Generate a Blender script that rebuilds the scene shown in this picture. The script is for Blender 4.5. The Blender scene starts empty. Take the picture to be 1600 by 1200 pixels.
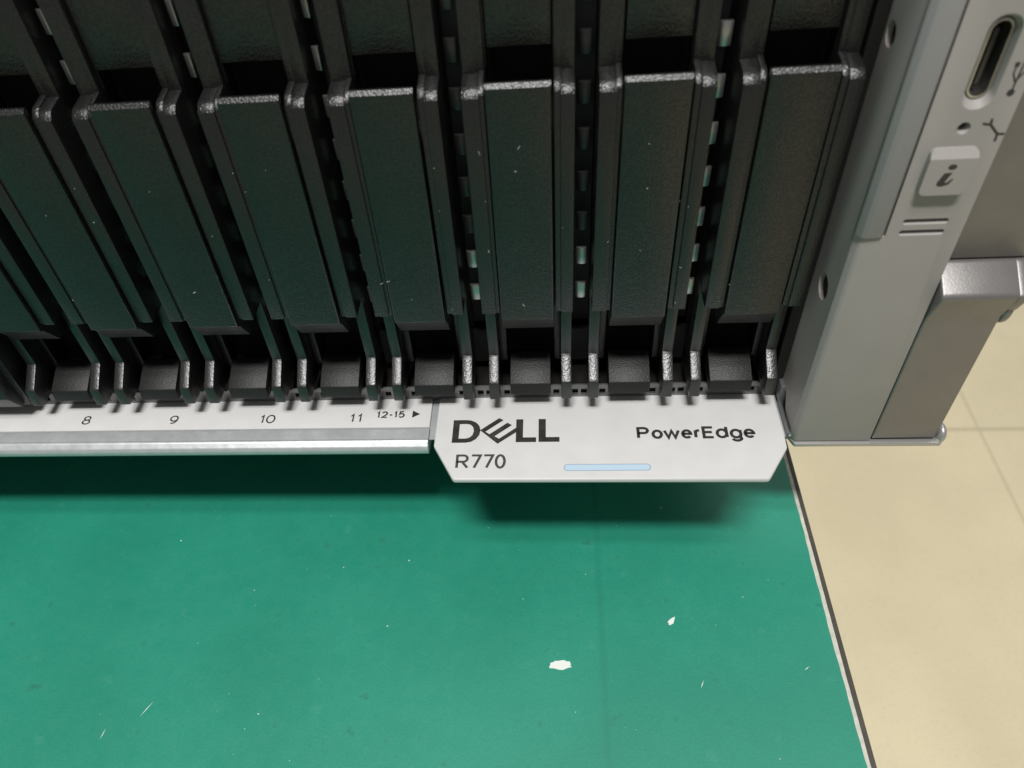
import bpy, bmesh, math, random
from mathutils import Vector, Matrix

random.seed(7)
S = 0.001                      # all the numbers below are millimetres
sc = bpy.context.scene
COL = sc.collection

# ------------------------------------------------------------------ camera
cam_d = bpy.data.cameras.new('camera')
cam = bpy.data.objects.new('camera', cam_d)
COL.objects.link(cam)
R0 = Vector((0.9951074463, 0.0570042151, -0.0806950416))      # right
R1 = Vector((-0.0117125911, -0.7429373035, -0.6692585287))    # down
R2 = Vector((-0.0981019140, 0.6669292934, -0.7386347758))     # forward
m = Matrix(((R0.x, -R1.x, -R2.x), (R0.y, -R1.y, -R2.y), (R0.z, -R1.z, -R2.z)))
cam.matrix_world = Matrix.Translation(Vector((-24.2245, -99.6786, 84.3247)) * S) @ m.to_4x4()
cam_d.sensor_width = 36
cam_d.lens = 36 * 1225.846 / 1600
cam_d.shift_x = 53.94 / 1600
cam_d.shift_y = 56.12 / 1600
cam_d.clip_start = 0.002
cam_d.clip_end = 50
cam_d.dof.use_dof = True
cam_d.dof.focus_distance = 0.146
cam_d.dof.aperture_fstop = 30
sc.camera = cam

# ------------------------------------------------------------------ light
w = bpy.data.worlds.new('World')
sc.world = w
w.use_nodes = True
w.node_tree.nodes['Background'].inputs[0].default_value = (1.0, 1.0, 0.98, 1)
w.node_tree.nodes['Background'].inputs[1].default_value = 0.20

def area(name, loc, target, sx, sy, power, col=(1, 1, 1)):
    d = bpy.data.lights.new(name, 'AREA')
    d.shape = 'RECTANGLE'; d.size = sx; d.size_y = sy; d.energy = power; d.color = col
    o = bpy.data.objects.new(name, d); COL.objects.link(o)
    o.location = loc
    o.rotation_euler = (Vector(target) - Vector(loc)).to_track_quat('-Z', 'Y').to_euler()
    return o

area('ceiling_lamp', (-0.10, -1.18, 2.75), (0, 0, 0), 0.78, 0.22, 80, (1.0, 0.985, 0.965))
area('ceiling_lamp_overhead', (-0.02, -0.84, 2.8), (0, 0, 0), 0.95, 0.14, 22, (1.0, 0.99, 0.97))
area('ceiling_panel_behind', (0.75, 1.0, 2.8), (0.1, 0, 0), 1.6, 1.2, 12, (1.0, 0.98, 0.95))
sc.view_settings.view_transform = 'Standard'
sc.view_settings.look = 'None'
sc.view_settings.exposure = 0
sc.view_settings.gamma = 1

# ------------------------------------------------------------------ materials
def mat(name, col, rough=0.5, metal=0.0, spec=0.5, grain=0, gsize=0.3, bump2=0, b2size=5,
        mottle=0, msize=8, coat=0, rvar=0, svar=0, ssize=0.35):
    mt = bpy.data.materials.new(name); mt.use_nodes = True
    nt = mt.node_tree; N = nt.nodes; L = nt.links
    b = N['Principled BSDF']
    b.inputs['Base Color'].default_value = (*col, 1)
    b.inputs['Roughness'].default_value = rough
    b.inputs['Metallic'].default_value = metal
    b.inputs['Specular IOR Level'].default_value = spec
    if coat:
        b.inputs['Coat Weight'].default_value = coat; b.inputs['Coat Roughness'].default_value = 0.1
    tc = N.new('ShaderNodeTexCoord'); prev = None
    def noise(size, det=2):
        n = N.new('ShaderNodeTexNoise'); n.inputs['Scale'].default_value = 1 / (size * S)
        n.inputs['Detail'].default_value = det
        L.new(tc.outputs['Object'], n.inputs['Vector']); return n
    for g, sz in ((bump2, b2size), (grain, gsize)):
        if g:
            n = noise(sz); bp = N.new('ShaderNodeBump')
            bp.inputs['Strength'].default_value = 1.0
            bp.inputs['Distance'].default_value = g * S
            L.new(n.outputs['Fac'], bp.inputs['Height'])
            if prev: L.new(prev.outputs[0], bp.inputs['Normal'])
            prev = bp
    if prev: L.new(prev.outputs[0], b.inputs['Normal'])
    if svar:
        n = noise(ssize, 3); r = N.new('ShaderNodeMapRange')
        r.inputs['From Min'].default_value = 0.35; r.inputs['From Max'].default_value = 0.65
        r.inputs['To Min'].default_value = max(0, spec - svar); r.inputs['To Max'].default_value = spec + svar
        L.new(n.outputs['Fac'], r.inputs['Value']); L.new(r.outputs[0], b.inputs['Specular IOR Level'])
    if mottle:
        n = noise(msize, 5); r = N.new('ShaderNodeMapRange')
        r.inputs['From Min'].default_value = 0.3; r.inputs['From Max'].default_value = 0.7
        r.inputs['To Min'].default_value = 1 - mottle; r.inputs['To Max'].default_value = 1 + mottle
        L.new(n.outputs['Fac'], r.inputs['Value'])
        mx = N.new('ShaderNodeVectorMath'); mx.operation = 'SCALE'
        mx.inputs[0].default_value = col
        L.new(r.outputs[0], mx.inputs['Scale']); L.new(mx.outputs[0], b.inputs['Base Color'])
    if rvar:
        n = noise(msize * 0.7, 4); r = N.new('ShaderNodeMapRange')
        r.inputs['From Min'].default_value = 0.3; r.inputs['From Max'].default_value = 0.7
        r.inputs['To Min'].default_value = rough - rvar; r.inputs['To Max'].default_value = rough + rvar
        L.new(n.outputs['Fac'], r.inputs['Value']); L.new(r.outputs[0], b.inputs['Roughness'])
    return mt

M = {}
M['black'] = mat('black_textured_plastic', (0.011, 0.0115, 0.011), 0.31, grain=0.085, gsize=0.30, svar=0.13, ssize=0.28, spec=0.5, mottle=0.12, msize=5)
M['black_rough'] = mat('black_coarse_plastic', (0.012, 0.0125, 0.012), 0.31, grain=0.06, gsize=0.30, spec=0.85)
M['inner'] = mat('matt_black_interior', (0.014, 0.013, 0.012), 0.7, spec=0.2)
M['dark_metal'] = mat('dark_cage_metal', (0.03, 0.032, 0.032), 0.45, metal=0.5)
M['tab'] = mat('black_tab_plastic', (0.011, 0.0115, 0.011), 0.48, grain=0.07, gsize=0.26, spec=0.4)
M['finger_shaded'] = mat('spring_metal_shaded', (0.05, 0.05, 0.05), 0.35, metal=0.8)  # darkened copy of the spring metal; dim reflection put into the colour
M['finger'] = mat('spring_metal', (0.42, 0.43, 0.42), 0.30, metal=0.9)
M['white'] = mat('white_label', (0.60, 0.60, 0.59), 0.42, grain=0.006, gsize=0.5, mottle=0.035, msize=5, spec=0.35)
M['zinc'] = mat('galvanised_steel', (0.53, 0.55, 0.56), 0.36, metal=0.45, bump2=0.02, b2size=3.0, grain=0.008, gsize=0.5, mottle=0.07, msize=2.2, rvar=0.06)
M['chassis'] = mat('chassis_steel', (0.32, 0.33, 0.33), 0.4, metal=0.8, mottle=0.05)
M['grey'] = mat('grey_satin_plastic', (0.335, 0.315, 0.30), 0.5, grain=0.012, gsize=0.35, spec=0.25, mottle=0.03, msize=9)
M['grey_dark'] = mat('grey_painted_latch', (0.205, 0.195, 0.19), 0.38, metal=0.5, grain=0.018, gsize=0.4, spec=0.5, mottle=0.05, msize=4)
M['grey_metal'] = mat('grey_bracket_metal', (0.42, 0.41, 0.40), 0.33, metal=0.6, grain=0.01, gsize=0.5)
M['pipe'] = mat('smoky_light_bar', (0.27, 0.265, 0.265), 0.5, coat=0.0, spec=0.15, bump2=0.02, b2size=2.5)
M['ink'] = mat('dark_print', (0.028, 0.027, 0.026), 0.5)
M['logo'] = mat('dark_logo_print', (0.035, 0.033, 0.03), 0.32, mottle=0.3, msize=1.2)
M['ink_soft'] = mat('brown_grey_print', (0.06, 0.055, 0.05), 0.5)
M['blue'] = mat('pale_blue_print', (0.48, 0.62, 0.74), 0.45)
M['blue_rim'] = mat('blue_grey_print', (0.25, 0.33, 0.45), 0.5)
M['usb'] = mat('port_shell', (0.5, 0.49, 0.46), 0.25, metal=0.95)
M['port_dark'] = mat('port_black', (0.012, 0.012, 0.012), 0.3, coat=0.5)
M['cage'] = mat('black_cage_metal', (0.012, 0.013, 0.013), 0.55, metal=0.2)
M['member'] = mat('grey_cross_member_metal', (0.17, 0.17, 0.17), 0.33, metal=0.6)
M['bracket_dark'] = mat('dull_corner_metal', (0.16, 0.165, 0.17), 0.45, metal=0.5)
M['lens'] = mat('unlit_brown_lens', (0.045, 0.035, 0.028), 0.3)
M['scuff'] = mat('faint_scuff', (0.06, 0.30, 0.215), 0.5)
M['edge_white'] = mat('chipped_laminate', (0.52, 0.51, 0.44), 0.6, mottle=0.14, msize=1.5)
M['edge_dark'] = mat('brown_edge_band', (0.055, 0.050, 0.040), 0.5, mottle=0.2, msize=4)
M['chip'] = mat('pale_scar', (0.72, 0.76, 0.72), 0.6)
M['lint'] = mat('white_lint', (0.8, 0.82, 0.8), 0.6)
M['steel'] = mat('bench_frame_steel', (0.2, 0.2, 0.2), 0.5)

# green bench mat: blotches, faint darker streaks, tiny pale specks
def mat_green():
    mt = bpy.data.materials.new('green_bench_mat'); mt.use_nodes = True
    nt = mt.node_tree; N = nt.nodes; L = nt.links; b = N['Principled BSDF']
    b.inputs['Roughness'].default_value = 0.4
    b.inputs['Specular IOR Level'].default_value = 0.6
    tc = N.new('ShaderNodeTexCoord')
    def noise(sz, det, vec=None):
        n = N.new('ShaderNodeTexNoise'); n.inputs['Scale'].default_value = 1 / (sz * S); n.inputs['Detail'].default_value = det
        L.new(vec or tc.outputs['Object'], n.inputs['Vector']); return n
    def ramp(src, a, bb):
        r = N.new('ShaderNodeMapRange'); r.inputs['From Min'].default_value = a; r.inputs['From Max'].default_value = bb
        L.new(src, r.inputs['Value']); return r.outputs[0]
    def mix(f, c1, c2):
        x = N.new('ShaderNodeMix'); x.data_type = 'RGBA'
        L.new(f, x.inputs[0])
        for i, c in ((6, c1), (7, c2)):
            if isinstance(c, tuple): x.inputs[i].default_value = (*c, 1)
            else: L.new(c, x.inputs[i])
        return x.outputs[2]
    n1 = noise(26, 6)
    c = mix(ramp(n1.outputs['Fac'], 0.35, 0.65), (0.0105, 0.222, 0.146), (0.0145, 0.250, 0.167))
    n2 = noise(3.2, 5)
    c = mix(ramp(n2.outputs['Fac'], 0.66, 0.80), c, (0.009, 0.165, 0.107))
    n4 = noise(4.0, 8)
    c = mix(ramp(n4.outputs['Fac'], 0.64, 0.85), c, (0.04, 0.265, 0.19))
    # fine pigment grain
    n5 = noise(0.35, 2)
    c2 = N.new('ShaderNodeVectorMath'); c2.operation = 'SCALE'
    r = N.new('ShaderNodeMapRange'); r.inputs['To Min'].default_value = 0.86; r.inputs['To Max'].default_value = 1.14
    L.new(n5.outputs['Fac'], r.inputs['Value']); L.new(c, c2.inputs[0]); L.new(r.outputs[0], c2.inputs['Scale'])
    # worn dark streak that runs front to back
    sx = N.new('ShaderNodeSeparateXYZ'); L.new(tc.outputs['Object'], sx.inputs[0])
    d = N.new('ShaderNodeMath'); d.operation = 'ADD'; d.inputs[1].default_value = 0.0155; L.new(sx.outputs[0], d.inputs[0])
    a = N.new('ShaderNodeMath'); a.operation = 'ABSOLUTE'; L.new(d.outputs[0], a.inputs[0])
    rr = N.new('ShaderNodeMapRange'); rr.inputs['From Min'].default_value = 0.0002; rr.inputs['From Max'].default_value = 0.0010
    rr.inputs['To Min'].default_value = 0.35; rr.inputs['To Max'].default_value = 0.0
    L.new(a.outputs[0], rr.inputs['Value'])
    c3 = mix(rr.outputs[0], c2.outputs[0], (0.008, 0.17, 0.115))
    L.new(c3, b.inputs['Base Color'])
    bp = N.new('ShaderNodeBump'); bp.inputs['Distance'].default_value = 0.03 * S
    L.new(n5.outputs['Fac'], bp.inputs['Height']); L.new(bp.outputs[0], b.inputs['Normal'])
    rg = N.new('ShaderNodeMapRange'); rg.inputs['To Min'].default_value = 0.35; rg.inputs['To Max'].default_value = 0.6
    L.new(n2.outputs['Fac'], rg.inputs['Value']); L.new(rg.outputs[0], b.inputs['Roughness'])
    return mt
M['green'] = mat_green()

def mat_floor():
    mt = bpy.data.materials.new('beige_floor_tiles'); mt.use_nodes = True
    nt = mt.node_tree; N = nt.nodes; L = nt.links; b = N['Principled BSDF']
    b.inputs['Roughness'].default_value = 0.45
    tc = N.new('ShaderNodeTexCoord')
    sx = N.new('ShaderNodeSeparateXYZ'); L.new(tc.outputs['Object'], sx.inputs[0])
    def joint(out, off, tile, wd):
        a = N.new('ShaderNodeMath'); a.operation = 'ADD'; a.inputs[1].default_value = -off; L.new(out, a.inputs[0])
        mo = N.new('ShaderNodeMath'); mo.operation = 'PINGPONG'; mo.inputs[1].default_value = tile / 2; L.new(a.outputs[0], mo.inputs[0])
        r = N.new('ShaderNodeMapRange'); r.inputs['From Min'].default_value = wd * 0.4; r.inputs['From Max'].default_value = wd
        r.inputs['To Min'].default_value = 1; r.inputs['To Max'].default_value = 0
        L.new(mo.outputs[0], r.inputs['Value']); return r.outputs[0]
    j1 = joint(sx.outputs[0], 0.612, 0.6, 0.0022); j2 = joint(sx.outputs[1], 0.722, 0.6, 0.0045)
    mx = N.new('ShaderNodeMath'); mx.operation = 'MAXIMUM'; L.new(j1, mx.inputs[0]); L.new(j2, mx.inputs[1])
    n = N.new('ShaderNodeTexNoise'); n.inputs['Scale'].default_value = 6; n.inputs['Detail'].default_value = 7
    L.new(tc.outputs['Object'], n.inputs['Vector'])
    n2 = N.new('ShaderNodeTexNoise'); n2.inputs['Scale'].default_value = 260; n2.inputs['Detail'].default_value = 3
    L.new(tc.outputs['Object'], n2.inputs['Vector'])
    m1 = N.new('ShaderNodeMix'); m1.data_type = 'RGBA'
    r = N.new('ShaderNodeMapRange'); r.inputs['From Min'].default_value = 0.35; r.inputs['From Max'].default_value = 0.65
    L.new(n.outputs['Fac'], r.inputs['Value']); L.new(r.outputs[0], m1.inputs[0])
    m1.inputs[6].default_value = (0.76, 0.675, 0.46, 1); m1.inputs[7].default_value = (0.84, 0.745, 0.51, 1)
    m2 = N.new('ShaderNodeMix'); m2.data_type = 'RGBA'
    r2 = N.new('ShaderNodeMapRange'); r2.inputs['From Min'].default_value = 0.55; r2.inputs['From Max'].default_value = 0.8
    r2.inputs['To Max'].default_value = 0.5
    L.new(n2.outputs['Fac'], r2.inputs['Value']); L.new(r2.outputs[0], m2.inputs[0])
    L.new(m1.outputs[2], m2.inputs[6]); m2.inputs[7].default_value = (0.55, 0.45, 0.26, 1)
    m3 = N.new('ShaderNodeMix'); m3.data_type = 'RGBA'; L.new(m2.outputs[2], m3.inputs[6])
    m3.inputs[7].default_value = (0.50, 0.43, 0.28, 1)
    k = N.new('ShaderNodeMath'); k.operation = 'MULTIPLY'; k.inputs[1].default_value = 0.6
    L.new(mx.outputs[0], k.inputs[0]); L.new(k.outputs[0], m3.inputs[0])
    L.new(m3.outputs[2], b.inputs['Base Color'])
    return mt
M['floor'] = mat_floor()

# ------------------------------------------------------------------ helpers
def link(name, me, material, parent=None, loc=(0, 0, 0)):
    if material is not None and not me.materials: me.materials.append(material)
    o = bpy.data.objects.new(name, me); COL.objects.link(o)
    if parent is not None: o.parent = parent
    o.location = Vector(loc) * S
    return o

def to_mesh(bm, name, smooth=True):
    bmesh.ops.recalc_face_normals(bm, faces=bm.faces)
    me = bpy.data.meshes.new(name); bm.to_mesh(me); bm.free()
    if smooth:
        for p in me.polygons: p.use_smooth = True
        me.set_sharp_from_angle(angle=math.radians(30))
    me.transform(Matrix.Scale(S, 4))
    return me

def bev(bm, r, seg=2, ang=25):
    if r <= 0: return
    es = [e for e in bm.edges if len(e.link_faces) == 2 and e.calc_face_angle(0) > math.radians(ang) and e.is_convex]
    bmesh.ops.bevel(bm, geom=es, offset=r, segments=seg, profile=0.5, affect='EDGES', clamp_overlap=True)

def prism_x(poly, x0, x1, r=0.12, seg=2):      # poly in (y, z), extruded along x
    bm = bmesh.new()
    a = [bm.verts.new((x0, y, z)) for y, z in poly]; b = [bm.verts.new((x1, y, z)) for y, z in poly]
    bm.faces.new(a); bm.faces.new(b[::-1])
    n = len(poly)
    for i in range(n): bm.faces.new((a[i], a[(i + 1) % n], b[(i + 1) % n], b[i]))
    bmesh.ops.recalc_face_normals(bm, faces=bm.faces)
    bev(bm, r, seg); return bm

def prism_y(poly, y0, y1, r=0.0, seg=2):       # poly in (x, z)
    bm = bmesh.new()
    a = [bm.verts.new((x, y0, z)) for x, z in poly]; b = [bm.verts.new((x, y1, z)) for x, z in poly]
    bm.faces.new(a); bm.faces.new(b[::-1]); n = len(poly)
    for i in range(n): bm.faces.new((a[i], a[(i + 1) % n], b[(i + 1) % n], b[i]))
    bmesh.ops.recalc_face_normals(bm, faces=bm.faces)
    bev(bm, r, seg); return bm

def prism_z(poly, z0, z1, r=0.0, seg=2):       # poly in (x, y)
    bm = bmesh.new()
    a = [bm.verts.new((x, y, z0)) for x, y in poly]; b = [bm.verts.new((x, y, z1)) for x, y in poly]
    bm.faces.new(a); bm.faces.new(b[::-1]); n = len(poly)
    for i in range(n): bm.faces.new((a[i], a[(i + 1) % n], b[(i + 1) % n], b[i]))
    bmesh.ops.recalc_face_normals(bm, faces=bm.faces)
    bev(bm, r, seg); return bm

def box(x0, x1, y0, y1, z0, z1, r=0.0, seg=2):
    return prism_x([(y0, z0), (y1, z0), (y1, z1), (y0, z1)], x0, x1, r, seg)

def join(*bms):
    out = bmesh.new()
    for b in bms:
        t = bpy.data.meshes.new('t'); b.to_mesh(t); b.free(); out.from_mesh(t); bpy.data.meshes.remove(t)
    return out

def rrect(x0, x1, z0, z1, r, n=6):
    pts = []
    for cx, cz, a0 in ((x1 - r, z1 - r, 0), (x0 + r, z1 - r, 90), (x0 + r, z0 + r, 180), (x1 - r, z0 + r, 270)):
        for i in range(n + 1):
            a = math.radians(a0 + 90 * i / n); pts.append((cx + r * math.cos(a), cz + r * math.sin(a)))
    return pts

def disc(cx, cz, r, n=24, sx=1, sz=1):
    return [(cx + sx * r * math.cos(2 * math.pi * i / n), cz + sz * r * math.sin(2 * math.pi * i / n)) for i in range(n)]

def round_poly(poly, r, n=5):                  # fillets the corners of a 2-D outline
    out = []; k = len(poly)
    for i in range(k):
        p = Vector(poly[i]); a = Vector(poly[i - 1]) - p; b = Vector(poly[(i + 1) % k]) - p
        ang = a.angle(b); t = min(r / math.tan(ang / 2), a.length * 0.45, b.length * 0.45)
        p0 = p + a.normalized() * t; p1 = p + b.normalized() * t
        for j in range(n + 1):
            u = j / n; q = p0 * (1 - u) ** 2 + p * 2 * u * (1 - u) + p1 * u * u; out.append((q.x, q.y))
    return out

def cut(me, cutters):                          # boolean difference, baked into the mesh
    o = bpy.data.objects.new('work', me); COL.objects.link(o); tmp = []
    for c in cutters:
        cm = bpy.data.meshes.new('cut'); bmesh.ops.recalc_face_normals(c, faces=c.faces); c.to_mesh(cm); c.free()
        cm.transform(Matrix.Scale(S, 4))
        co = bpy.data.objects.new('cut', cm); COL.objects.link(co); tmp.append(co)
        md = o.modifiers.new('b', 'BOOLEAN'); md.operation = 'DIFFERENCE'; md.solver = 'EXACT'; md.object = co
    bpy.context.view_layer.update()
    dg = bpy.context.evaluated_depsgraph_get()
    nm = bpy.data.meshes.new_from_object(o.evaluated_get(dg))
    for t in tmp: bpy.data.objects.remove(t)
    bpy.data.objects.remove(o)
    for p in nm.polygons: p.use_smooth = True
    nm.set_sharp_from_angle(angle=math.radians(32))
    return nm

def frustum_y(p0, y0, p1, y1):
    bm_ = bmesh.new(); a = [bm_.verts.new((x, y0, z)) for x, z in p0]; b = [bm_.verts.new((x, y1, z)) for x, z in p1]
    bm_.faces.new(a); bm_.faces.new(b[::-1]); n = len(p0)
    for i in range(n): bm_.faces.new((a[i], a[(i + 1) % n], b[(i + 1) % n], b[i]))
    bmesh.ops.recalc_face_normals(bm_, faces=bm_.faces); return bm_

def stroke(pts, wd):                           # flat stroke outlines as rectangles with round ends (2-D polys)
    polys = []
    for (x0, z0), (x1, z1) in zip(pts[:-1], pts[1:]):
        d = Vector((x1 - x0, z1 - z0)).normalized(); n = Vector((-d.y, d.x)) * wd / 2
        polys.append([(x0 + n.x, z0 + n.y), (x0 - n.x, z0 - n.y), (x1 - n.x, z1 - n.y), (x1 + n.x, z1 + n.y)])
    for x, z in pts: polys.append(disc(x, z, wd / 2, 12))
    return polys

def flat_z(polys, z, th=0.02):
    out = []
    for i, p in enumerate(polys): out.append(prism_z(p, z, z + th + 0.0011 * i))
    return join(*out)

def flat_y(polys, y, th=0.02):
    out = []
    for i, p in enumerate(polys): out.append(prism_y(p, y, y - th - 0.0011 * i))
    return join(*out)

def arc(cx, cy, rx, ry, a0, a1, n=18):
    return [(cx + rx * math.cos(math.radians(a0 + (a1 - a0) * i / n)), cy + ry * math.sin(math.radians(a0 + (a1 - a0) * i / n))) for i in range(n + 1)]

GLYPH = {       # centre lines in a unit box; 'c' closes the line
 'P': [[(0, 0), (0, 1)] + arc(.62, .745, .38, .255, 90, -90, 10) + [(0, .49)]],
 'R': [[(0, 0), (0, 1)] + arc(.60, .745, .36, .255, 90, -90, 10) + [(0, .49)], [(.48, .49), (1, 0)]],
 'o': [arc(.5, .5, .5, .5, 0, 360, 28)], '0': [arc(.5, .5, .5, .5, 0, 360, 28)],
 'w': [[(0, 1), (.26, 0), (.5, .96), (.74, 0), (1, 1)]],
 'e': [[(.02, .52), (1, .52)] + arc(.5, .5, .5, .5, 4, 318, 24)],
 'r': [[(0, 0), (0, 1)], [(0, .55), (.12, .78), (.4, .95), (1, 1)]],
 'E': [[(1, 1), (0, 1), (0, 0), (1, 0)], [(0, .52), (.9, .52)]],
 'd': [arc(.5, .385, .5, .385, 0, 360, 28), [(1, 0), (1, 1.04)]],
 'g': [arc(.5, .64, .5, .36, 0, 360, 28), [(1, 1.0), (1, .22)] + arc(.52, .24, .48, .26, 0, -160, 12)],
 '7': [[(0, 1), (1, 1), (.32, 0)]],
 '8': [arc(.5, .765, .42, .235, 0, 360, 22), arc(.5, .265, .5, .265, 0, 360, 22)],
 '9': [arc(.5, .66, .5, .34, 0, 360, 24), [(1, .66), (.97, .42), (.8, .18), (.55, .04), (.2, 0)]],
 '1': [[(0, .74), (1, 1.0), (1, 0)]],
 '2': [arc(.5, .7, .46, .3, 165, -25, 12) + [(.55, .3), (0, 0), (1, 0)]],
 '5': [[(.92, 1), (.15, 1), (.05, .5)] + arc(.46, .33, .52, .33, 115, -145, 16)],
 '-': [[(0, .42), (1, .42)]],
}
def ribbon(pts, wd, z):
    closed = (Vector(pts[0]) - Vector(pts[-1])).length < 1e-6
    if closed: pts = pts[:-1]
    n = len(pts); bm_ = bmesh.new(); rows = []
    for i in range(n):
        p = Vector(pts[i])
        a = Vector(pts[i - 1]) if (i or closed) else None
        c = Vector(pts[(i + 1) % n]) if (i < n - 1 or closed) else None
        d0 = (p - a).normalized() if a is not None else None; d1 = (c - p).normalized() if c is not None else None
        if d0 is None: d0 = d1
        if d1 is None: d1 = d0
        t = (d0 + d1).normalized(); nn = Vector((-t.y, t.x)); k = 1 / max(0.45, nn.dot(Vector((-d0.y, d0.x))))
        rows.append([bm_.verts.new((p.x + nn.x * wd / 2 * k, p.y + nn.y * wd / 2 * k, z)), bm_.verts.new((p.x - nn.x * wd / 2 * k, p.y - nn.y * wd / 2 * k, z))])
    for i in range(n if closed else n - 1):
        j = (i + 1) % n; bm_.faces.new((rows[i][0], rows[i][1], rows[j][1], rows[j][0]))
    return bm_
def write(chars, wd, z):        # chars: (character, x0, x1, y0, y1) outer boxes in mm
    out = []; h = wd / 2; q = 0
    for ch, x0, x1, y0, y1 in chars:
        for line in GLYPH[ch]:
            out.append(ribbon([(x0 + h + u * (x1 - x0 - wd), y0 + h + v_ * (y1 - y0 - wd)) for u, v_ in line], wd, z + 0.02 + 0.0012 * q)); q += 1
    me = to_mesh(join(*out), 'lettering', False)
    for p in me.polygons: p.use_smooth = False
    return me
def spaced(xs, a, b, x0, x1):   # picture-scale positions to mm along the line
    return [x0 + (x - a) / (b - a) * (x1 - x0) for x in xs]

def empty(name, loc, label, cat, group=None):
    o = bpy.data.objects.new(name, None); COL.objects.link(o); o.location = Vector(loc) * S
    o.empty_display_size = 0.01
    o['label'] = label; o['category'] = cat
    if group: o['group'] = group
    return o

# ------------------------------------------------------------------ floor and bench
TZ = -60.0
bm = bmesh.new(); v = [bm.verts.new(p) for p in ((-6000, -6000, 0), (6000, -6000, 0), (6000, 6000, 0), (-6000, 6000, 0))]; bm.faces.new(v)
fl = link('floor', to_mesh(bm, 'floor', False), M['floor'], None, (0, 0, -860)); fl['kind'] = 'structure'

bench = empty('workbench', (-600, 200, -860), 'green topped workbench with chipped white and brown edge under the server', 'workbench')
def bl(n, bm_, m_, p=bench): return link(n, to_mesh(bm_, n), m_, p, (600, -200, 860))
def wob(y, s, a): return a * (math.sin(y * 0.11 + s) * 0.5 + math.sin(y * 0.37 + 2.1 * s) * 0.3 + math.sin(y * 1.3 + s * 5) * 0.2)
ys = [-190 + 1.0 * i for i in range(350)] + [160 + 20 * i for i in range(36)]
def strip(xa, xb, z0, z1, mt_, name):
    b_ = bmesh.new(); rows = []
    for y in ys:
        x0 = xa(y); x1 = xb(y)
        rows.append([b_.verts.new((x0, y, z0)), b_.verts.new((x1, y, z0)), b_.verts.new((x1, y, z1)), b_.verts.new((x0, y, z1))])
    for a, c in zip(rows[:-1], rows[1:]):
        for i in range(4): b_.faces.new((a[i], a[(i + 1) % 4], c[(i + 1) % 4], c[i]))
    b_.faces.new(rows[0]); b_.faces.new(rows[-1][::-1])
    return bl(name, b_, mt_)
gx = lambda y: 28.15 + wob(y, 1.0, 0.16) - 0.0045 * (y + 45)
wx = lambda y: 28.95 + wob(y, 2.3, 0.05) - 0.0045 * (y + 45)
strip(lambda y: -1300, gx, TZ - 3, TZ, M['green'], 'bench_mat')
strip(gx, wx, TZ - 3, TZ - 0.12, M['edge_white'], 'laminate_edge')
bl('edge_band', prism_z([(27.0, -190), (30.6, -190), (30.2, 860), (26.6, 860)], TZ - 28, TZ - 3.0), M['edge_dark'])
strip(wx, lambda y: 29.95 - 0.0045 * (y + 45), TZ - 2.95, TZ - 0.30, M['edge_dark'], 'edge_band')
bl('bench_top_board', box(-1300, 26.5, -190, 860, TZ - 28, TZ - 3.02), M['edge_white'])
for lx in (-1260, -30):
    for ly in (-150, 820): bl('leg', box(lx - 20, lx + 20, ly - 20, ly + 20, -859.9, TZ - 28, 1), M['steel'])

# scars, scratches and specks on the mat
def blob(cx, cy, rx, ry, rot, z, n=18, jag=0.25):
    pts = []
    for i in range(n):
        a = 2 * math.pi * i / n; r = 1 + random.uniform(-jag, jag)
        x = rx * r * math.cos(a); y = ry * r * math.sin(a)
        pts.append((cx + x * math.cos(rot) - y * math.sin(rot), cy + x * math.sin(rot) + y * math.cos(rot)))
    return prism_z(pts, z, z + 0.03)
bl('scar', blob(-23.75, -33.1, 2.25, 0.95, 0.08, TZ, 22, 0.16), M['chip'])
bl('scar', blob(-1.7, -23.55, 1.0, 0.55, 0.9, TZ, 14, 0.3), M['chip'])
for (x0, y0, x1, y1) in ((-104.3, -45.2, -102.6, -42.2), (-110.6, -49.6, -110.2, -47.6), (2.2, -37.2, 2.9, -35.6), (21.6, -33.3, 22.6, -32.5)):
    d = Vector((x1 - x0, y1 - y0)).normalized(); n = Vector((-d.y, d.x)) * 0.07
    bl('scratch', prism_z([(x0, y0), ((x0 + x1) / 2 + n.x, (y0 + y1) / 2 + n.y), (x1, y1), ((x0 + x1) / 2 - n.x, (y0 + y1) / 2 - n.y)], TZ, TZ + 0.02), M['chip'])
sc_ = []
for i in range(70):
    if i < 26: x, y, ln, a = random.gauss(-24.5, 1.1), random.gauss(-31.2, 0.7), random.uniform(0.3, 1.6), random.gauss(1.7, 0.25)
    else: x, y, ln, a = random.uniform(-112, 24), random.uniform(-60, -6), random.uniform(0.4, 3.2), random.uniform(0, 3.14)
    dx, dy = math.cos(a) * ln / 2, math.sin(a) * ln / 2; nx, ny = -math.sin(a) * 0.035, math.cos(a) * 0.035
    sc_.append(prism_z([(x - dx, y - dy), (x + nx, y + ny), (x + dx, y + dy), (x - nx, y - ny)], TZ, TZ + 0.010 + 0.0001 * i))
so_ = bl('scuff', join(*sc_), M['scuff']); so_['kind'] = 'stuff'
sp = []
for i in range(42):
    x = random.uniform(-115, 24); y = random.uniform(-62, 6); r = random.choice((0.04, 0.05, 0.07, 0.11))
    sp.append(blob(x, y, r * random.uniform(1, 1.8), r, random.uniform(0, 3), TZ, 7, 0.2))
so = bl('dust_speck', join(*sp), M['chip']); so['kind'] = 'stuff'

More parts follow.
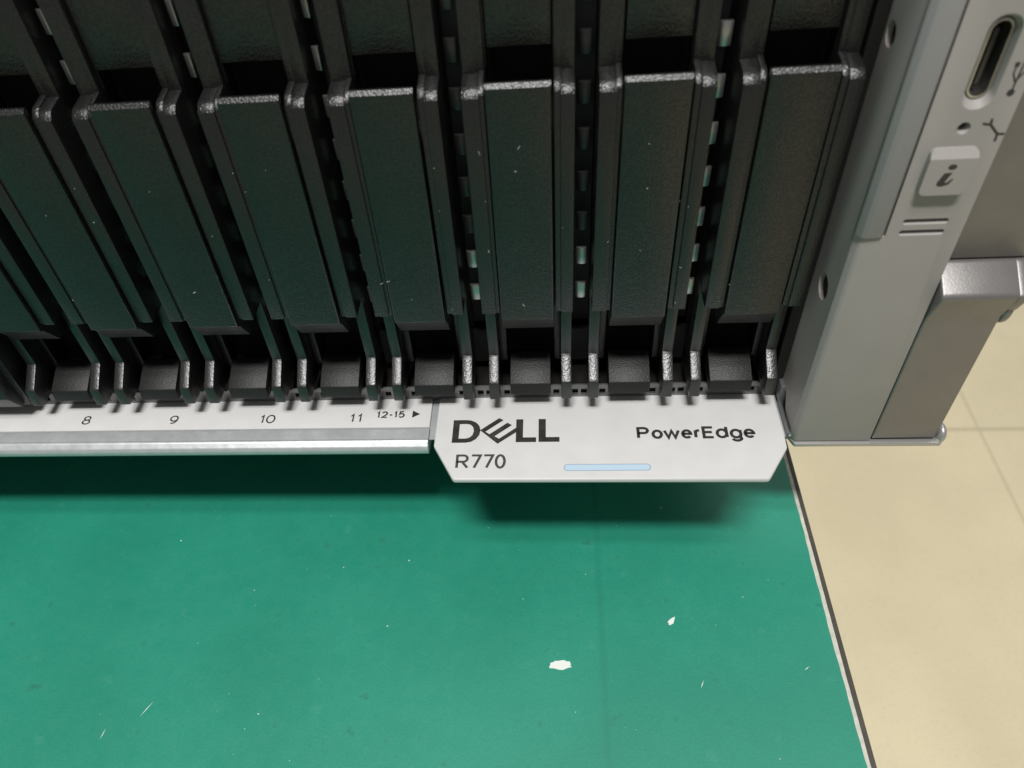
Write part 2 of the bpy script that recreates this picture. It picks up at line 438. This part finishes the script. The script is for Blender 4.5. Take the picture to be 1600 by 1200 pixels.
# ------------------------------------------------------------------ the server
srv = empty('rack_server', (-200, 300, -28), 'silver fronted rack server with black drive bays and a white name tag', 'server')
OFF = (200, -300, 28)
def sv(n, me_or_bm, m_, p=srv):
    me = me_or_bm if isinstance(me_or_bm, bpy.types.Mesh) else to_mesh(me_or_bm, n)
    return link(n, me, m_, p, OFF if p is srv else (0, 0, 0))
LZ = -25.0
TOP = 60.0
# sheet metal body: bottom, side, top, rear and a dark wall deep in the bay
sv('chassis', join(box(-430, 17.0, 6.0, 700, -27.0, -25.6), box(15.9, 17.1, 9.0, 700, -25.5, TOP - 1.3), box(-431.2, -430, 6.0, 700, -25.5, TOP - 1.3),
                   box(-431.2, 17.1, 8.0, 700, TOP - 1.2, TOP), box(-430, 15.9, 120, 122, -25.5, TOP - 1.3)), M['chassis'])
# strip with the bay numbers
sv('number_strip', prism_z([(-300, 5.2), (-47.75, 5.2), (-47.75, -2.55), (-300, -2.55)], LZ - 0.5, LZ, 0.12), M['white'])
hem = [(-2.62, -25.55), (-2.62, -25.12), (-3.2, -25.1), (-5.2, -25.32), (-5.5, -25.12), (-5.9, -25.22), (-6.3, -25.6), (-6.75, -25.95), (-7.05, -26.6), (-7.0, -27.4), (-6.6, -28.1), (-5.8, -28.4), (-2.62, -28.4)]
sv('rolled_hem', prism_x(hem, -300, -47.7, 0.18, 3), M['zinc'])
sv('base_plate', join(box(-300, 17.6, -2.6, 5.9, -26.6, -25.6), box(-47.6, 17.6, -5.4, 5.9, -25.58, -25.3, 0.1)), M['zinc'])
sv('corner_bracket', join(box(16.7, 17.3, -5.4, 5.9, -26.2, -24.5, 0.1), box(16.7, 19.5, 2.6, 5.9, -26.2, -21.0, 0.1)), M['bracket_dark'])
# front cross member behind the feet of the drive blanks, with its windows
cm = prism_x([(4.75, -25.25), (4.75, -21.95), (5.3, -21.95), (5.3, -25.25)], -300, 16.3, 0.16)
cm = to_mesh(cm, 'cross_member')
cuts = []
for k in range(8, 16):
    for dx in (-2.9, -1.25, 2.2, 11.55):
        cuts.append(box(18 * (k - 15) + dx, 18 * (k - 15) + dx + 1.15, 3, 7, -24.4, -22.9))
sv('cross_member', cut(cm, [join(*cuts)]), M['member'])
sv('bay_floor_and_shade', join(box(-300, 15.8, 5.6, 118, -25.2, -24.9), box(15.6, 17.3, 4.7, 118, -25.3, 58)), M['inner'])  # black floor and side plate; shade inside the bay put into their colour

# name tag
tagpoly = round_poly([(-46.45, 5.0), (-46.5, -7.2), (-42.35, -15.1), (12.1, -15.25), (16.35, -8.3), (16.5, -5.0), (16.4, 5.0)], 0.9, 5)
tag = sv('information_tag', prism_z(tagpoly, LZ - 1.1, LZ + 0.02, 0.28, 3), M['white'])
TG = LZ + 0.02
D_o = [(-43.22, -6.62), (-43.22, -1.02), (-40.75, -1.02), (-39.85, -1.15), (-38.95, -1.65), (-38.3, -2.5), (-38.02, -3.6), (-38.18, -4.75), (-38.75, -5.75), (-39.6, -6.4), (-40.6, -6.62)]
D_i = [(-42.0, -5.62), (-40.7, -5.62), (-40.05, -5.42), (-39.5, -4.85), (-39.25, -3.8), (-39.45, -2.8), (-39.95, -2.2), (-40.6, -2.02), (-42.0, -2.02)]
def ring(outer, inner, z, th=0.03):
    bm_ = bmesh.new(); vo = [bm_.verts.new((x, y, z + th)) for x, y in outer]; vi = [bm_.verts.new((x, y, z + th)) for x, y in inner]
    es = [bm_.edges.new((vo[i], vo[(i + 1) % len(vo)])) for i in range(len(vo))] + [bm_.edges.new((vi[i], vi[(i + 1) % len(vi)])) for i in range(len(vi))]
    bmesh.ops.triangle_fill(bm_, edges=es, use_beauty=True)
    return bm_
E_o = [(-38.1, -3.6), (-34.62, -0.60), (-33.8, -1.15), (-37.1, -3.98), (-36.3, -4.60), (-33.05, -1.80), (-32.2, -2.42), (-35.35, -5.12), (-34.5, -5.72), (-31.4, -3.05), (-31.4, -4.2), (-34.72, -6.95)]
L1 = [(-31.4, -0.98), (-30.1, -0.98), (-30.1, -5.47), (-27.68, -5.47), (-27.68, -6.60), (-31.4, -6.60)]
L2 = [(-27.23, -0.97), (-25.9, -0.97), (-25.9, -5.44), (-23.42, -5.44), (-23.42, -6.58), (-27.23, -6.58)]
def fill_poly(p, z):
    bm_ = bmesh.new(); vs = [bm_.verts.new((x, y, z)) for x, y in p]; f = bm_.faces.new(vs)
    bmesh.ops.triangulate(bm_, faces=[f]); return bm_
sv('logo', join(ring(D_o, D_i, TG, 0.03), fill_poly(E_o, TG + 0.032), fill_poly(L1, TG + 0.03), fill_poly(L2, TG + 0.03)), M['logo'], tag)
xs = spaced((270, 383, 393, 490, 497, 594, 600, 694), 270, 694, -42.12, -33.05)
sv('lettering', write([(c, xs[2 * i], xs[2 * i + 1], -12.75, -9.42) for i, c in enumerate('R770')], 0.49, TG), M['ink_soft'], tag)
xs = spaced((255, 350, 366, 452, 453, 582, 588, 672, 684, 738, 745, 838, 845, 938, 948, 1042, 1050, 1137), 255, 1137, -9.45, 11.45)
lo = {'P': (0, 1), 'o': (0, .77), 'w': (0, .77), 'e': (0, .77), 'r': (0, .77), 'E': (0, 1), 'd': (0, 1.0), 'g': (-.27, .77)}
sv('lettering', write([(c, xs[2 * i], xs[2 * i + 1], -6.12 + 2.9 * lo[c][0], -6.12 + 2.9 * lo[c][1]) for i, c in enumerate('PowerEdge')], 0.56, TG), M['ink'], tag)
sv('blue_stripe', join(prism_z(rrect(-22.75, -7.6, -13.32, -11.82, 0.7), TG, TG + 0.012), ), M['blue_rim'], tag)
sv('blue_stripe', join(prism_z(rrect(-22.62, -7.73, -13.19, -11.95, 0.6), TG, TG + 0.02), ), M['blue'], tag)
for n_ in ([('8', -117.95, -116.2, -1.0, 1.28)], [('9', -99.75, -98.0, -1.12, 1.12)],
           [('1', -81.3, -80.55, -1.22, 1.0), ('0', -80.1, -78.25, -1.22, 1.0)], [('1', -63.4, -62.65, -1.22, 0.97), ('1', -61.95, -61.2, -1.22, 0.97)],
           [('1', -58.3, -57.7, -0.2, 1.52), ('2', -57.4, -56.1, -0.2, 1.52), ('-', -55.92, -55.1, -0.2, 1.52), ('1', -54.95, -54.35, -0.2, 1.52), ('5', -54.05, -52.8, -0.2, 1.52)]):
    sv('lettering', write(n_, 0.31 if n_[0][3] < -.5 else 0.32, LZ), M['ink'])
sv('arrow_mark', prism_z([(-51.35, 1.62), (-51.35, -0.2), (-49.85, 0.7)], LZ, LZ + 0.02), M['ink'])

# spring fingers and rails that show in the gaps between the blanks
for k in range(8, 17):
    gx0 = 18 * (k - 15) - 3.25; gx1 = gx0 + 3.2
    if k == 16: continue
    sv('cage_rail', join(box(gx0 - 0.4, gx1 + 0.4, 12.3, 13.2, -22.4, -14.5), box(gx0 - 0.2, gx1 + 0.2, 14.6, 16, -14, 58)), M['cage'])
    fs = []; fw = 2.5 if k > 12 else 1.75
    for n in range(0, 9):
        zb = -2.6 + 6.85 * n + random.uniform(-0.12, 0.12)
        fs.append(prism_z([(gx0 + 0.75, 7.3), (gx0 + 1.0, 7.05), (gx0 + 1.6, 6.9), (gx0 + fw - 0.03, 6.95), (gx0 + fw, 7.2), (gx0 + fw, 7.6), (gx0 + 0.75, 7.6)], zb, zb + 3.2, 0.3))
    lit_count = {13: 2, 14: 2, 15: 9}.get(k, 9)  # fingers above this count get the copy with painted shade
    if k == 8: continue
    sv('spring_fingers', join(*fs[:lit_count]), M['finger'])
    if fs[lit_count:]: sv('spring_fingers', join(*fs[lit_count:]), M['finger_shaded'])

# post between the two groups of bays
post = [(-0.2, -18.6), (0.1, -21.7), (10, -21.9), (10, 58), (5, 58), (4.6, 40), (0, 37.4), (-0.2, -18.6)]
sv('bay_post', join(prism_x([(1.6, -21.8), (14, -21.8), (14, 58), (5.5, 58), (5.5, 40), (1.6, 37)], -141, -127.6, 0.15),
                    prism_x([(-1.4, -17.2), (0.6, -21.4), (5, -21.4), (5, 37.4), (-1.4, 35.5)], -141, -128.9, 0.25)), M['black'])

sv('filler_panel', box(-428, -141.5, 2.0, 8, -21.8, 58, 0.3), M['black'])
for fx in (-400, -20):
    for fy in (70, 640): sv('foot', box(fx - 14, fx + 14, fy - 14, fy + 14, TZ + 0.01, -27.05, 1), M['inner'])

# ------------------------------------------------------------------ right ear with the control panel
ear = sv('control_panel', cut(to_mesh(prism_z(
    [(31.0, 2), (31.0, -6.0), (18.45, -6.0), (18.05, -5.75), (17.5, -4.9), (17.4, 18.0), (19.0, 18.0), (19.0, 2)], -26.0, TOP, 0.06), 'ear'), [
    prism_y([(17.0, 17.05), (21.15, 17.05), (21.15, 70), (17.0, 70)], -9, -4.6),                                # seat of the light bar
    frustum_y(rrect(24.25, 27.95, 34.9, 46.0, 1.75), -6.1, rrect(24.7, 27.55, 35.95, 45.35, 1.4), -4.9), prism_y(rrect(24.75, 27.55, 35.95, 45.3, 1.35), -9, -1),   # port opening
    frustum_y(disc(25.85, 32.6, 0.82), -6.1, disc(25.85, 32.75, 0.6), -5.3), prism_y(disc(25.85, 32.75, 0.55), -9, -4.6),
    frustum_y(rrect(22.8, 28.7, 18.85, 19.8, 0.4), -6.1, rrect(22.95, 28.55, 19.3, 19.75, 0.2), -5.3), frustum_y(rrect(22.8, 28.7, 17.1, 18.05, 0.4), -6.1, rrect(22.95, 28.55, 17.55, 18.0, 0.2), -5.3),
    prism_x(disc(0.0, 3.9, 2.15, 28), 15, 18.9, 0), prism_x(disc(2.9, 40.7, 1.55, 28), 15, 18.9, 0),
    prism_x([(-1, -27), (9, -27), (9, -21.6), (2.0, -21.6), (0.2, -24.0), (-1, -24.4)], 15, 20, 0)]), M['grey'])
sv('hole_shade_disc', prism_x(disc(0.0, 3.9, 2.3, 24), 18.2, 18.95), M['inner'], ear)  # black discs in the wall holes; the shade inside painted as colour
sv('hole_shade_disc', prism_x(disc(2.9, 40.7, 1.7, 24), 18.2, 18.95), M['inner'], ear)
sv('light_bar', prism_z(round_poly([(20.88, -4.62), (20.88, -6.0), (20.55, -6.35), (18.5, -6.45), (17.9, -6.25), (17.25, -5.5), (17.25, -4.62)], 0.25, 3), 17.2, TOP, 0.1), M['pipe'], ear)
usb = sv('usb_port', cut(to_mesh(prism_y(rrect(24.85, 27.45, 36.0, 45.2, 1.28), -5.2, -1.2, 0.05), 'usb'),
                         [prism_y(rrect(25.08, 27.22, 36.25, 44.95, 1.06), -9, -1.6)]), M['usb'], ear)
sv('port_tongue', prism_y(rrect(25.85, 26.4, 37.4, 43.8, 0.2), -4.3, -1.5, 0.05), M['port_dark'], usb)
sv('port_back', prism_y(rrect(25.0, 27.3, 36.2, 45.0, 1.05), -1.75, -1.55), M['port_dark'], usb)
sv('indicator_lens', prism_y(disc(25.85, 32.75, 0.53), -5.1, -4.5, 0.05), M['lens'], ear)
btn_out = rrect(22.85, 28.6, 24.0, 30.25, 0.85)
b_ = prism_y(btn_out, -7.05, -5.5, 0)
bmesh.ops.recalc_face_normals(b_, faces=b_.faces)
btn = sv('info_button', cut(to_mesh(join(b_), 'button'), [prism_x([(-7.2, 28.9), (-6.05, 30.6), (-9, 30.6), (-9, 28.9)], 20, 31, 0)]), M['grey'], ear)
ip = [(25.15, 27.2), (26.1, 27.25), (25.55, 25.9), (25.8, 25.8), (26.35, 26.4), (26.5, 26.3), (26.1, 25.55), (25.3, 25.3), (24.7, 25.45), (24.65, 25.9)]
bi = flat_y([[(x, z) for x, z in disc(25.85, 28.02, 0.5, 20, 1.05, 0.75)]], -7.05)
bm2 = bmesh.new(); f = bm2.faces.new([bm2.verts.new((x, -7.075, z)) for x, z in ip]); bmesh.ops.triangulate(bm2, faces=[f])
sv('letter', join(bi, bm2), M['ink'], btn)
for z0 in (19.0, 17.25):
    sv('indicator_slot', prism_y(rrect(22.97, 28.53, z0 + 0.33, z0 + 0.73, 0.19), -5.45, -5.2, 0), M['lens'], ear)
sv('wrench_mark', flat_y(stroke([(27.98, 33.1), (28.84, 32.95), (30.07, 31.7), (30.78, 31.66)], 0.3) + stroke([(28.75, 33.6), (28.84, 32.95)], 0.3) + stroke([(30.07, 31.7), (30.12, 30.85)], 0.3), -6.0), M['ink'], ear)
sv('usb_mark', flat_y(stroke([(29.55, 36.6), (29.75, 41.8)], 0.22) + stroke([(29.6, 38.0), (28.95, 39.2), (28.98, 40.2)], 0.2) + stroke([(29.7, 38.6), (30.3, 39.6), (30.3, 40.6)], 0.2)
                      + [disc(29.55, 36.9, 0.42), disc(30.3, 40.7, 0.3), rrect(28.72, 29.24, 40.0, 40.5, 0.05), [(29.4, 41.8), (30.1, 41.8), (29.78, 42.6)]], -6.0), M['ink'], ear)

# rack latch to the right of the panel
latch = sv('rack_latch', join(prism_x([(-6.5, 3.6), (-8.02, 6.9), (-8.02, 7.52), (-3.4, 10.57), (4, 10.72), (4, 6.5), (-3.0, 4.2)], 41.6, 43.3, 0.35, 3), prism_x([(-5.9, -25.7), (-6.0, 0.6), (-6.25, 2.4), (-7.7, 6.4), (-8.0, 7.1), (-7.7, 7.8), (-3.4, 10.55), (4, 10.7), (4, -25.7)], 31.25, 42.0, 0.35, 3),
                              prism_x([(-3.2, 10.85), (-3.5, TOP - 0.5), (4, TOP - 0.5), (4, 10.85)], 31.2, 50.0, 0.3)), M['grey_dark'])
sv('latch_pivot', prism_x([(2.4 * math.cos(a) - 4.2, 3.2 * math.sin(a) + 3.2) for a in [2 * math.pi * i / 20 for i in range(20)]], 41.9, 43.2, 0.5, 3), M['grey_dark'], latch)
sv('bottom_bracket', join(prism_z(round_poly([(17.0, 6), (17.0, -3.5), (18.2, -6.5), (43.2, -6.6), (43.2, 6)], 0.5, 4), -27.1, -26.25, 0.2),
                          prism_x(round_poly([(-6.5, -26.2), (-6.5, -26.75), (-5.0, -26.75), (-5.0, -26.2)], .1, 2), 31.0, 42.0, 0.0)), M['grey_metal'])
bmk = bmesh.new(); bmesh.ops.create_uvsphere(bmk, u_segments=24, v_segments=14, radius=1.0)
for v_ in bmk.verts: v_.co = Vector((43.0 + v_.co.x * 1.0, -4.6 + v_.co.y * 1.9, -25.6 + v_.co.z * 1.9))
sv('bracket_knob', bmk, M['grey_metal'])

# ------------------------------------------------------------------ drive blanks
GR = 'black drive blanks in the bays of the server'
BZ = -21.0
def make_blank(label):
    t = empty('drive_blank', (0, 0, BZ), label, 'drive blank', GR)
    def p(n, bm_, m_=M['black'], par=t): return link(n, to_mesh(bm_, n), m_, par, (0, 0, -BZ) if par is t else (0, 0, 0))
    def rib(y0, zt): return [(y0, 0.0), (y0, zt - 0.5), (y0 + 0.06, zt - 0.36), (y0 + 0.95, zt + 0.48), (y0 + 1.4, zt + 0.66), (4.4, zt + 0.98), (4.4, 56.5), (9, 56.5), (9, 0.0)]
    p('side_rib', join(prism_x(rib(0.0, 37.0), 0.0, 2.35, 0.12, 2), prism_x(rib(0.28, 37.3), 2.2, 2.98, 0.08, 2)))
    p('side_rib', join(prism_x(rib(0.0, 37.0), 13.0, 14.9, 0.12, 2), prism_x(rib(0.32, 37.3), 12.15, 13.1, 0.08, 2)))
    fp = prism_x([(0.3, -1.5), (-0.35, -1.2), (-0.35, 37.92), (0.15, 38.45), (0.5, 38.5), (0.75, 38.4), (1.3, 30.0), (8, 30.0), (8, -5.7), (2.9, -5.7)], 3.15, 11.8, 0.0)
    fr = [e for e in fp.edges if all(v_.co.y < -0.3 and v_.co.z < 37.95 for v_ in e.verts) and not all(v_.co.z > 37.9 for v_ in e.verts)]
    bmesh.ops.bevel(fp, geom=fr, offset=0.26, segments=2, profile=0.5, affect='EDGES', clamp_overlap=True)
    p('face_plate', fp)
    p('upper_panel', join(prism_x([(5.2, 40.9), (5.2, 56.5), (9, 56.5), (9, 40.9)], 3.4, 11.9, 0.12), box(2.36, 3.2, 5.8, 9, 38, 56.3), box(12.1, 12.99, 5.8, 9, 38, 56.3)))
    p('frame', join(box(0.3, 14.6, 13.5, 110, -20.5, 56.2), box(0.3, 14.6, 9.02, 13.4, 0.3, 56.2)), M['inner'])
    lp = [(4.9, 0.2), (4.9, -13.85), (4.6, -14.15), (1.0, -16.65), (0.6, -17.0), (0.15, -20.6), (0.6, -21.0), (9, -21.0), (9, 0.2)]
    p('leg', prism_x(lp, -0.1, 1.72, 0.13, 2), M['black_rough'])
    p('leg', prism_x(lp, 13.02, 14.86, 0.13, 2), M['black_rough'])
    p('latch_tab', prism_x([(8.0, -16.2), (6.0, -16.9), (2.4, -18.55), (2.15, -18.75), (1.65, -20.9), (2.0, -21.2), (8.5, -21.2), (8.5, -16.2)], 3.67, 11.1, 0.12, 2), M['tab'])
    p('inner_web', box(1.74, 3.1, 8.4, 12.8, -18.5, -0.3, 0.1))
    p('inner_web', box(11.8, 13.0, 8.4, 12.8, -18.5, -0.3, 0.1))
    return t

def lint(k_root, spots):
    polys = []
    for (x, y, z, ln) in spots:
        a = random.uniform(0, 6.28); pts = [Vector((x, y - 0.06, z))]
        for i in range(4):
            a += random.uniform(-0.9, 0.9)
            pts.append(pts[-1] + Vector((math.cos(a), random.uniform(-0.3, 0.1), math.sin(a))) * ln / 4)
        for p0, p1 in zip(pts[:-1], pts[1:]):
            d = (p1 - p0); n = Vector((-d.z, 0, d.x)).normalized() * 0.02
            b_ = bmesh.new(); q = [b_.verts.new(c) for c in (p0 + n, p0 - n, p1 - n, p1 + n)]
            q2 = [b_.verts.new(v_.co + Vector((0, 0.03, 0))) for v_ in q]
            b_.faces.new(q); b_.faces.new(q2[::-1])
            for i in range(4): b_.faces.new((q[i], q[(i + 1) % 4], q2[(i + 1) % 4], q2[i]))
            polys.append(b_)
    o = link('lint', to_mesh(join(*polys), 'lint', False), M['lint'], k_root, (0, 0, -BZ)); o['kind'] = 'stuff'
    return o

LAB = {8: 'black drive blank above the printed numeral eight, right beside the wide post',
       9: 'black drive blank above the printed numeral nine, second from the wide post',
       10: 'black drive blank above the printed number ten',
       11: 'black drive blank left of the dash numbers, above the printed eleven',
       12: 'black drive blank above the seam between number strip and name tag',
       13: 'black drive blank above the large logo on the name tag',
       14: 'black drive blank above the word at the right of the name tag, second from the silver panel',
       15: 'rightmost black drive blank, against the inner wall of the silver control panel'}
LAB[14] = 'black drive blank above the right end of the blue stripe on the name tag'
LAB[15] = 'rightmost black drive blank, against the inner wall of the grey control panel'
proto = make_blank(LAB[15])
roots = {15: proto}
for k in range(8, 15):
    r = proto.copy(); COL.objects.link(r); r['label'] = LAB[k]; roots[k] = r
    for ch in list(proto.children):
        c = ch.copy(); COL.objects.link(c); c.parent = r
for k, r in roots.items():
    r.location = Vector((18.0 * (k - 15), 0, BZ)) * S
for k, n in ((9, 5), (10, 4), (11, 5), (12, 8), (13, 12), (14, 11), (15, 3)):
    sp_ = []
    for i in range(n):
        x, y = random.choice(((2.7, 0.9), (12.2, 0.9), (2.0, -0.02), (13.3, -0.02), (3.3, -0.38), (7, -0.38)))
        sp_.append((x + random.uniform(-.2, .2), y, random.uniform(1, 30), random.choice((0.1, 0.15, 0.2, 0.3, 0.6))))
    lint(roots[k], sp_)
